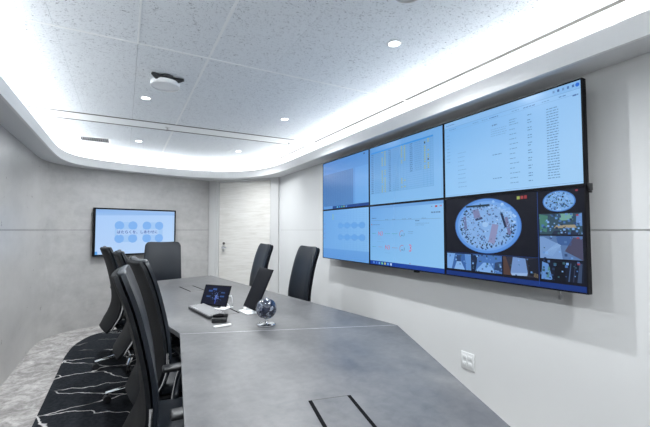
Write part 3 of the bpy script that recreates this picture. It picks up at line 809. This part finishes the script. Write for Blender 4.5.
# wall monitor on the grey wall
bw = (Vector(Q) - Vector((0.342, 6.435))).normalized()          # along the wall to the right
bn = Vector((bw.y, -bw.x))                                       # into the room
MW, MH = 1.170, 0.690
o0 = Vector((-0.376, 6.134))                                     # left end of the front face
mon = thing('wall_monitor', 'black framed monitor on the grey wall showing blue dots and Japanese text', 'monitor')
mon.matrix_world = Matrix(((bw.x, 0, bn.x, o0.x), (bw.y, 0, bn.y, o0.y), (0, 1, 0, 0.988), (0, 0, 0, 1)))
tv_frame(MW, MH, mon, 0.022, 0.05)
pix = Pix(MW - 0.044, MH - 0.044)
pix.grad(0, 0, 1, 1, (196, 220, 250), (204, 228, 252), (190, 218, 250), (184, 214, 250), 1)
pix.grad(0, 0.905, 1, 1, (160, 196, 238), (160, 196, 238), (180, 208, 244), (150, 188, 234), 2)
for k in range(12): pix.poly([(k / 12, 0.905), ((k + 1) / 12, 0.905), ((k + 1) / 12, 0.86 + 0.05 * ((k + 1) / 12)), (k / 12, 0.86 + 0.05 * (k / 12))], (166, 200, 240), 3)
for gx in (0.275, 0.62):
    for yy in (0.645, 0.345):
        pix.rect(gx, yy - 0.08, gx + 0.165, yy + 0.08, (176, 210, 246), 3)
    pix.rect(gx - 0.055, 0.345, gx + 0.012, 0.645, (176, 210, 246), 3); pix.rect(gx + 0.155, 0.345, gx + 0.215, 0.645, (176, 210, 246), 3)
    for xx in (0, 0.165):
        for yy in (0.645, 0.345): pix.disc(gx + xx, yy, 0.057, 0.098, (140, 188, 242), 4, 24)
pix.rect(0.27, 0.435, 0.73, 0.555, (190, 216, 248), 5)
pix.disc(0.27, 0.495, 0.03, 0.075, (192, 217, 248), 5, 16); pix.disc(0.735, 0.495, 0.02, 0.075, (192, 217, 248), 5, 16)
pix.rect(0.0, 0.0, 0.028, 0.07, (90, 170, 236), 4)
me = pix.mesh('screen'); so_ = bpy.data.objects.new('screen', me); COL.objects.link(so_); so_.parent = mon; so_.location = (0.022, 0.022, 0)
glyphs('はたらくを、しあわせに', 0.054, 0.0005, None, mon, 'screen_text', (0.022 + 0.505 * (MW - 0.044), 0.022 + 0.49 * (MH - 0.044), 0.0022), emit_mat('navy_screen_text', (34, 62, 150)))
mk_box('back_cover', (0.006, MW - 0.006, 0.006, MH - 0.006, -0.049, -0.004), M['tv_back'], mon)
mk_box('wall_mount', (0.35, 0.8, 0.18, 0.5, -0.066, -0.048), M['tv_back'], mon)

# outlet plate on the right wall
t = thing('wall_outlet', 'white two-gang outlet plate low on the pale right wall', 'outlet', (UR, 1.934, 0.40))
M['outlet'] = principled('outlet_plastic', (0.69, 0.70, 0.70), 0.45)
mk_box('plate', (-0.007, 0.0, -0.058, 0.058, -0.062, 0.062), M['outlet'], t, 0.003)
for y in (-0.025, 0.025):
    for z in (-0.024, 0.024):
        s_ = mk_box('socket', (-0.0095, -0.006, y - 0.017, y + 0.017, z - 0.016, z + 0.016), M['outlet'], t, 0.0015)
        for k in (-0.006, 0.006): mk_box('socket_slot', (-0.0099, -0.0094, y + k - 0.0012, y + k + 0.0012, z - 0.004, z + 0.004), M['satin_grey'], s_)

# ------------------------------------------------------------------ conference tables
JL, JR = Vector((0.317, 2.462)), Vector((1.633, 1.996))
FRc, FLc = Vector((1.09, 5.40)), Vector((-0.13, 4.98))
NL, NR = Vector((0.085, 0.40)), Vector((0.82, 0.10))
TZ, TT = 0.72, 0.030
jn = Vector((-(JR - JL).y, (JR - JL).x)).normalized()            # across the joint, away from the camera
def table(name, label, pts, lids, bases):
    t = thing(name, label, 'table', (0, 0, 0), 0, 'conference table sections')
    bm = bmesh.new(); prism(bm, [tuple(p) for p in pts], TZ - 0.004, TZ)
    obj('table_top', bm, M['table'], t)
    bm = bmesh.new(); prism(bm, [tuple(p) for p in pts], TZ - TT, TZ - 0.004)
    obj('edge_band', bm, M['table_edge'], t)
    for (c, ax, L_, W_) in lids:
        ax = Vector(ax).normalized(); pr = Vector((ax.y, -ax.x)); c = Vector(c)
        mtx = Matrix(((pr.x, ax.x, 0, c.x), (pr.y, ax.y, 0, c.y), (0, 0, 1, TZ), (0, 0, 0, 1)))
        def lb(nm, d, mat, par):
            bm = bmesh.new(); box(bm, *d); bm.transform(mtx); return obj(nm, bm, mat, par)
        lid = lb('cable_lid', (-W_ / 2, W_ / 2, -L_ / 2, L_ / 2, -0.003, 0.0006), M['table'], t)
        for s in (-1, 1): lb('cable_slot', (s * W_ / 2 - 0.007, s * W_ / 2 + 0.007, -L_ / 2, L_ / 2, -0.002, 0.0010), M['black_gap'], lid)
        for s in (-1, 1): lb('lid_gap', (-W_ / 2, W_ / 2, s * L_ / 2 - 0.001, s * L_ / 2 + 0.001, -0.002, 0.0009), M['slot_dark'], lid)
    for (c, rz, L_, W_) in bases:
        mtx = Matrix.Translation((c[0], c[1], 0)) @ Matrix.Rotation(rz, 4, 'Z')
        bm = bmesh.new(); box(bm, -W_ / 2, W_ / 2, -L_ / 2, L_ / 2, 0.03, TZ - TT, 0.004); bm.transform(mtx)
        pd = obj('pedestal', bm, M['table_base'], t)
        bm = bmesh.new(); box(bm, -W_ / 2 - 0.02, W_ / 2 + 0.02, -L_ / 2 - 0.02, L_ / 2 + 0.02, 0.006, 0.03, 0.004); bm.transform(mtx)
        obj('plinth', bm, M['table_base'], pd)
    return t
g = jn * 0.0025
far_t = table('conference_table', 'grey stone-look far table section carrying the keyboard and globe', [JL + g, JR + g, FRc, FLc],
              [((0.665, 4.30), (-0.15, 1), 0.40, 0.145), ((0.700, 3.055), (-0.12, 1), 0.40, 0.145)],
              [((0.92, 2.75), R(10), 0.5, 0.34), ((0.68, 4.50), R(9), 0.5, 0.26)])
near_t = table('conference_table', 'grey near table section with a flush lid between two black slots', [NL, NR, JR - g, JL - g],
               [((0.665, 1.075), (0.20, 0.975), 0.38, 0.155)], [((0.90, 1.62), R(-14), 0.46, 0.42), ((0.56, 0.65), R(-14), 0.4, 0.36)])
bm = bmesh.new(); prism(bm, [tuple(JL - jn * 0.0025), tuple(JR - jn * 0.0025), tuple(JR + jn * 0.0025), tuple(JL + jn * 0.0025)], TZ - 0.02, TZ + 0.0004)
obj('joint_strip', bm, M['seam'], near_t)

# ------------------------------------------------------------------ chairs
def build_chair(label, loc, rz):
    t = thing('conference_chair', label, 'chair', loc, rz, 'high-backed conference chairs')
    # backrest: centreline (x forward, z) swept across the width
    prof = [(-0.285, 0.385), (-0.255, 0.43), (-0.205, 0.52), (-0.176, 0.62), (-0.180, 0.74), (-0.205, 0.88), (-0.240, 1.02), (-0.275, 1.12), (-0.296, 1.172)]
    cl = [Vector((x, 0, z)) for x, z in prof]
    pts = catmull(cl, 6); n = len(pts)
    def half(i):
        z = pts[i].z
        wdt = 0.254 - 0.026 * max(0, (z - 0.6) / 0.6)
        if z < 0.46: wdt -= 0.05 * (0.46 - z) / 0.08
        if z > 1.112:
            q = min(1.0, (z - 1.112) / 0.06); wdt -= 0.060 * (1 - math.sqrt(max(0.0, 1 - q * q * 0.94)))
        return wdt
    def sheet(d0, d1, shrink, z_lo, z_hi, crown):
        bm = bmesh.new(); rows = []
        idx = [i for i in range(n) if z_lo <= pts[i].z <= z_hi]
        m_ = 12
        for i in idx:
            tg = (pts[min(i + 1, n - 1)] - pts[max(i - 1, 0)]).normalized(); nr = Vector((tg.z, 0, -tg.x))   # forward
            ring = []
            hw = half(i) - shrink
            for k in range(m_ + 1):
                y = -1 + 2 * k / m_
                wrap = 0.020 * abs(y) ** 2.2
                edge = (1 - abs(y) ** 8)
                ring.append(pts[i] + nr * (d1 + wrap - crown * (1 - edge)) + Vector((0, y * hw, 0)))
            for k in range(m_, -1, -1):
                y = -1 + 2 * k / m_
                wrap = 0.020 * abs(y) ** 2.2
                ring.append(pts[i] + nr * (d0 + wrap + 0.3 * crown * abs(y) ** 8) + Vector((0, y * hw, 0)))
            rows.append([bm.verts.new(p) for p in ring])
        L_ = len(rows[0])
        for a, c in zip(rows, rows[1:]):
            for k in range(L_): bm.faces.new((a[k], a[(k + 1) % L_], c[(k + 1) % L_], c[k]))
        bm.faces.new(rows[0][::-1]); bm.faces.new(rows[-1])
        bmesh.ops.recalc_face_normals(bm, faces=bm.faces[:])
        es = [e for e in bm.edges if len(e.link_faces) == 2 and e.calc_face_angle(0) > 1.0 and (e.verts[0] in rows[-1] and e.verts[1] in rows[-1] or e.verts[0] in rows[0] and e.verts[1] in rows[0])]
        bmesh.ops.bevel(bm, geom=es, offset=0.009, segments=3, affect='EDGES', profile=0.5)
        return bm
    autosmooth(obj('back_cushion', sheet(0.008, 0.046, 0.004, 0.50, 1.2, 0.016), M['leather'], t), 60)
    autosmooth(obj('back_shell', sheet(-0.014, 0.008, 0.0, 0.38, 1.2, 0.004), M['shell'], t), 60)
    # chrome side strips that follow the lower back and turn under the seat
    for s in (-1, 1):
        bm = bmesh.new()
        path = [(-0.150, s * 0.262, 0.68), (-0.150, s * 0.265, 0.64), (-0.153, s * 0.267, 0.59), (-0.175, s * 0.269, 0.52), (-0.215, s * 0.262, 0.45), (-0.225, s * 0.236, 0.405), (-0.17, s * 0.20, 0.385), (-0.06, s * 0.16, 0.385)]
        tube(bm, [tuple(p) for p in catmull(path, 4)], 0.009, 8, (1.0, 0.8))
        autosmooth(obj('side_rail', bm, M['chrome'], t), 60)
    # seat
    bm = bmesh.new(); box(bm, -0.18, 0.285, -0.245, 0.245, 0.435, 0.495, 0.024, 4)
    for v_ in bm.verts:
        q = (v_.co.x + 0.18) / 0.465
        v_.co.z += -0.030 * max(0, q - 0.7) ** 1.5 * 3 + 0.010 * (1 - q)
    autosmooth(obj('seat', bm, M['leather'], t), 60)
    bm = bmesh.new(); box(bm, -0.19, 0.255, -0.225, 0.225, 0.405, 0.438, 0.012, 2)
    autosmooth(obj('seat_pan', bm, M['shell'], t), 60)
    # arms
    for s in (-1, 1):
        bm = bmesh.new()
        path = [(-0.05, s * 0.19, 0.405), (-0.03, s * 0.262, 0.425), (-0.02, s * 0.275, 0.50), (0.0, s * 0.272, 0.60), (0.02, s * 0.268, 0.630)]
        tube(bm, [tuple(p) for p in catmull(path, 4)], 0.013, 10, (1.4, 0.8))
        arm = autosmooth(obj('arm_post', bm, M['chrome'], t), 60)
        bm = bmesh.new(); box(bm, -0.085, 0.125, s * 0.265 - 0.033, s * 0.265 + 0.033, 0.628, 0.655, 0.011, 3)
        autosmooth(obj('arm_pad', bm, M['plastic'], arm), 60)
    # mechanism, column, base, casters
    bm = bmesh.new(); box(bm, -0.12, 0.10, -0.075, 0.075, 0.355, 0.408, 0.012, 2)
    autosmooth(obj('tilt_mechanism', bm, M['plastic'], t), 50)
    bm = bmesh.new(); lathe(bm, [(0.0, 0.36), (0.026, 0.36), (0.026, 0.22), (0.034, 0.218), (0.034, 0.125), (0.0, 0.125)], 18)
    autosmooth(obj('gas_column', bm, M['chrome'], t), 50)
    bm = bmesh.new(); lathe(bm, [(0.0, 0.135), (0.045, 0.132), (0.055, 0.115), (0.050, 0.080), (0.0, 0.075)], 20)
    hub = autosmooth(obj('base_hub', bm, M['chrome'], t), 50)
    for k in range(5):
        a = 2 * math.pi * k / 5 + 0.63
        ca, sa = math.cos(a), math.sin(a)
        bm = bmesh.new()
        tube(bm, [(0.03 * ca, 0.03 * sa, 0.108), (0.18 * ca, 0.18 * sa, 0.094), (0.335 * ca, 0.335 * sa, 0.076)], [0.026, 0.021, 0.015], 8, (1.0, 0.65))
        leg = autosmooth(obj('base_leg', bm, M['chrome'], t), 60)
        bm = bmesh.new()
        ax = Vector((-sa, ca, 0)); ctr = Vector((0.325 * ca - 0.012 * sa, 0.325 * sa + 0.012 * ca, 0.0335))
        for s in (-1, 1):
            tube(bm, [ctr + ax * (s * 0.006), ctr + ax * (s * 0.024)], 0.0275, 14)
        tube(bm, [ctr, ctr + Vector((0, 0, 0.04))], 0.009, 8)
        obj('caster', bm, M['plastic'], leg)
    return t
def back_at(u, v, rz, dz=0.0):
    """origin of a chair whose backrest top stands over (u, v)"""
    return (u + 0.285 * math.cos(rz), v + 0.285 * math.sin(rz), 0.006)
CH = [(-0.022, 1.84, -2.0, 'nearest dark chair on the left, its grey-lit front face turned to the camera'),
      (0.050, 2.46, 9, 'second dark chair from the camera on the left, back turned, beside the keyboard'),
      (-0.05, 3.44, 4, 'mostly hidden third chair on the left, only a slim rim showing before the monitor'),
      (-0.175, 4.30, 10, 'farthest dark chair on the left, just left of the wall monitor edge'),
      (0.493, 5.70, -100, 'dark chair at the far table end in front of the wall monitor'),
      (1.53, 4.27, 178, 'blue-lit dark chair on the right side in front of the wooden door'),
      (1.705, 3.45, 178, 'dark chair on the right side beside the left end of the video wall')]
first = None
for u, v_, a, lab in CH:
    if first is None: first = build_chair(lab, back_at(u, v_, R(a)), R(a))
    else: copy_thing(first, back_at(u, v_, R(a)), lab, R(a))

# ------------------------------------------------------------------ things on the table
TS = TZ + 0.0004
def slab(bm, o_, ex, ey, wd, ht, th):
    """plate: o_ lower-left corner, ex width direction, ey height direction, thickness backwards"""
    ex, ey = Vector(ex).normalized(), Vector(ey).normalized(); ez = ex.cross(ey)
    return Matrix(((ex.x, ey.x, ez.x, o_[0]), (ex.y, ey.y, ez.y, o_[1]), (ex.z, ey.z, ez.z, o_[2]), (0, 0, 0, 1)))
def plate(name, mtx, d, mat, parent, bev=0.002):
    bm = bmesh.new(); box(bm, *d, bev=bev); bm.transform(mtx); return autosmooth(obj(name, bm, mat, parent))

# tablet on a white stand
tb = thing('tablet', 'black tablet with glowing blue network picture beside the keyboard', 'tablet')
ex = Vector((0.176, -0.208, 0)).normalized(); back = Vector((-ex.y, ex.x, 0))
ey = (back * math.sin(R(24)) + Vector((0, 0, 1)) * math.cos(R(24)))
ez = ex.cross(ey)
O = Vector((0.570, 3.250, 0.738))
mt = slab(None, O, ex, ey, 0, 0, 0)
if ez.dot(Vector((0, 0, CAM_H)) - O) < 0: raise RuntimeError('tablet faces away')
plate('tablet_body', mt, (0, 0.262, 0, 0.174, -0.008, 0.0), M['bezel'], tb, 0.003)
pix = Pix(0.244, 0.156)
pix.rect(0, 0, 1, 1, (10, 16, 34), 1)
r3 = random.Random(3)
for k in range(70):
    a = r3.uniform(0, 6.28); d_ = abs(r3.gauss(0, 0.13)); x, y = 0.55 + d_ * math.cos(a), 0.45 + d_ * 1.3 * math.sin(a); s = r3.uniform(0.008, 0.022)
    q = max(0.0, 1 - d_ / 0.30)
    if 0 < x - s and x + s < 1 and 0 < y - s and y + s < 1:
        pix.poly([(x - s, y), (x, y - s), (x + s, y), (x, y + s)], (int(40 + 110 * q), int(66 + 110 * q), int(120 + 135 * q)), 2 + k % 3)
pix.rect(0.53, 0.06, 0.57, 0.42, (50, 70, 160), 2)
for (x, y, c) in [(0.26, 0.72, (34, 66, 130)), (0.22, 0.42, (28, 54, 104)), (0.78, 0.66, (26, 50, 96)), (0.78, 0.46, (30, 58, 110)), (0.42, 0.82, (44, 80, 150))]:
    pix.rect(x - 0.08, y - 0.05, x + 0.08, y + 0.05, c, 3)
    pix.words(x - 0.07, x + 0.07, y - 0.012, 0.02, (80, 120, 180), 5, r3)
so_ = bpy.data.objects.new('screen', pix.mesh('screen')); COL.objects.link(so_); so_.parent = tb
so_.matrix_world = mt @ Matrix.Translation((0.009, 0.009, 0.0003))
# stand parts under it
stand = thing('tablet_stand', 'white flat stand under the tablet beside the keyboard', 'stand')
ctr = O + ex * 0.150; ctr.z = TS
mts = Matrix(((ex.x, back.x, 0, ctr.x), (ex.y, back.y, 0, ctr.y), (0, 0, 1, ctr.z), (0, 0, 0, 1)))
plate('base_plate', mts, (-0.010, 0.125, -0.040, 0.085, 0.0, 0.007), M['white_plastic'], stand, 0.003)
plate('support', mts @ Matrix.Rotation(R(-24), 4, 'X'), (-0.03, 0.03, 0.012, 0.022, 0.008, 0.10), M['white_plastic'], stand, 0.002)
plate('lip', mts, (-0.045, 0.055, -0.014, 0.008, 0.007, 0.016), M['plastic'], stand, 0.002)
cb = thing('charging_cable', 'white looped charging cable at the right side of the tablet', 'cable')
e0 = O + ex * 0.262 + ey * 0.09
pts = [e0 + ez * -0.004, e0 + ex * 0.022 + Vector((0, 0, 0.004)), e0 + ex * 0.034 - Vector((0, 0, 0.03)), e0 + ex * 0.028 - Vector((0, 0, 0.07)), Vector((e0.x + 0.02, e0.y + 0.03, TS + 0.004)), Vector((e0.x + 0.03, e0.y + 0.16, TS + 0.004))]
bm = bmesh.new(); tube(bm, catmull(pts, 6), 0.0035, 8); autosmooth(obj('cord', bm, M['cable'], cb), 60)
bm = bmesh.new(); tube(bm, [e0 + ez * -0.004 + ex * 0.001, e0 + ex * 0.018 + ez * -0.003], 0.0050, 8); obj('plug', bm, M['cable'], cb)

# keyboard
kb = thing('keyboard', 'grey-keyed keyboard with a dark case lying before the tablet', 'keyboard')
ka = Vector((0.085, -0.50, 0)).normalized(); kp = Vector((-ka.y, ka.x, 0))   # long axis, towards the right / back
kc = Vector((0.577, 2.985, TS))
mk = Matrix(((ka.x, kp.x, 0, kc.x), (ka.y, kp.y, 0, kc.y), (0, 0, 1, kc.z), (0, 0, 0, 1))) @ Matrix.Rotation(R(2.0), 4, 'X')
KL, KW = 0.45, 0.140
bm = bmesh.new(); box(bm, -KL / 2, KL / 2, -KW / 2, KW / 2, 0.003, 0.024, 0.004); bm.transform(mk)
autosmooth(obj('case', bm, M['keyboard_body'], kb))
keymesh = None
for r_ in range(6):
    for c in range(21):
        x = -KL / 2 + 0.013 + c * 0.0205 + 0.008; y = -KW / 2 + 0.013 + r_ * 0.0205
        if c in (15, 19) and r_ > 3: continue
        if r_ == 0 and 4 <= c <= 8:
            if c != 6: continue
            wd = 0.050
        else: wd = 0.009
        if wd == 0.009:
            if keymesh is None:
                bm = bmesh.new(); vs = box(bm, -0.0072, 0.0072, -0.0076, 0.0076, 0, 0.009)
                for v_ in vs[4:]: v_.co.x *= 0.8; v_.co.y *= 0.8
                keymesh = bpy.data.meshes.new('key'); bmesh.ops.recalc_face_normals(bm, faces=bm.faces[:]); bm.to_mesh(keymesh); bm.free(); keymesh.materials.append(M['grey_keys'])
            ko = bpy.data.objects.new('key', keymesh)
        else:
            bm = bmesh.new(); box(bm, -wd, wd, -0.0085, 0.0085, 0, 0.008, 0.001)
            mm = bpy.data.meshes.new('space_bar'); bm.to_mesh(mm); bm.free(); mm.materials.append(M['grey_keys']); ko = bpy.data.objects.new('space_bar', mm)
        COL.objects.link(ko); ko.parent = kb; ko.matrix_world = mk @ Matrix.Translation((x, y, 0.0238))
# black card reader and white stick beside it
rd = thing('card_reader', 'small black box gadget at the near end of the keyboard', 'gadget', (0.603, 2.665, TS), R(-20))
bm = bmesh.new(); box(bm, -0.050, 0.050, -0.045, 0.035, 0.0, 0.030, 0.006, 2)
autosmooth(obj('reader_body', bm, M['plastic'], rd))
bm = bmesh.new(); tube(bm, [(-0.045, 0.0, 0.034), (0.0, 0.0, 0.040), (0.050, 0.005, 0.036)], [0.012, 0.016, 0.012], 10)
autosmooth(obj('reader_roll', bm, M['bezel'], rd), 60)
bm = bmesh.new(); box(bm, 0.028, 0.056, -0.012, 0.016, 0.028, 0.052, 0.004, 2)
autosmooth(obj('reader_head', bm, M['plastic'], rd))
ws = thing('remote_control', 'slim white stick remote lying in front of the black gadget', 'remote', (0.588, 2.515, TS), R(8))
bm = bmesh.new(); box(bm, -0.060, 0.060, -0.012, 0.012, 0.0, 0.011, 0.004, 2)
autosmooth(obj('remote_body', bm, M['white_plastic'], ws))
for k in range(3):
    bm = bmesh.new(); lathe(bm, [(0.0045, 0.0108), (0.0045, 0.0122), (0.0, 0.0124)], 12, -0.035 + 0.018 * k, 0, 0)
    obj('button', bm, M['soffit'], ws)

# large upright tablet turned to the left
bt = thing('display_tablet', 'large dark tablet leaning back on a white stand behind the globe', 'tablet')
BL = Vector((0.861, 2.986, 0.748)); ex = Vector((0.885 - 0.861, 2.723 - 2.986, 0)).normalized()
bk = Vector((-ex.y, ex.x, 0))
if bk.x < 0: bk = -bk
ey = (bk * math.sin(R(25)) + Vector((0, 0, 1)) * math.cos(R(25)))
ez = ex.cross(ey)
mt = slab(None, BL, ex, ey, 0, 0, 0)
sgn = 1 if ez.dot(-bk) > 0 else -1
plate('tablet_body', mt, (0, 0.258, 0, 0.335, min(0, -sgn * 0.009), max(0, -sgn * 0.009)), M['bezel'], bt, 0.003)
plate('dark_glass', mt, (0.008, 0.250, 0.008, 0.327, min(0, sgn * 0.0008), max(0, sgn * 0.0008)), M['bezel'], bt, 0.0)
bs = thing('tablet_stand', 'white stand holding the large dark tablet near the globe', 'stand')
c_ = BL + ex * 0.129; c_.z = TS
mts = Matrix(((ex.x, bk.x, 0, c_.x), (ex.y, bk.y, 0, c_.y), (0, 0, 1, c_.z), (0, 0, 0, 1)))
plate('base_plate', mts, (-0.085, 0.085, -0.055, 0.125, 0.0, 0.008), M['white_plastic'], bs, 0.003)
plate('support', mts @ Matrix.Rotation(R(-25), 4, 'X'), (-0.035, 0.035, 0.014, 0.024, 0.010, 0.17), M['white_plastic'], bs, 0.002)
for x in (-0.06, 0.06): plate('hook', mts, (x - 0.012, x + 0.012, -0.020, 0.012, 0.007, 0.027), M['white_plastic'], bs, 0.002)

# globe on a chrome disc
gl = thing('globe', 'small dark blue globe on a chrome disc base at the table joint', 'globe', (0.853, 2.39, TS))
gl.location = (0.853, 2.405, TS)
bm = bmesh.new(); lathe(bm, [(0.0, 0.0), (0.060, 0.0), (0.063, 0.004), (0.062, 0.011), (0.055, 0.015), (0.018, 0.018), (0.0, 0.018)], 36)
autosmooth(obj('disc_base', bm, M['chrome'], gl), 50)
bm = bmesh.new(); lathe(bm, [(0.012, 0.016), (0.008, 0.024), (0.008, 0.040), (0.018, 0.046), (0.0, 0.050)], 18)
autosmooth(obj('stem', bm, M['chrome'], gl), 50)
bm = bmesh.new(); bmesh.ops.create_uvsphere(bm, u_segments=36, v_segments=20, radius=0.069)
sph = obj('sphere', bm, M['globe'], gl, True); sph.location = (0, 0, 0.112); sph.rotation_euler = (R(20), R(12), R(40))
bm = bmesh.new(); lathe(bm, [(0.0, 0.1785), (0.006, 0.1795), (0.005, 0.186), (0.0, 0.188)], 12)
obj('top_knob', bm, M['chrome'], gl, True)
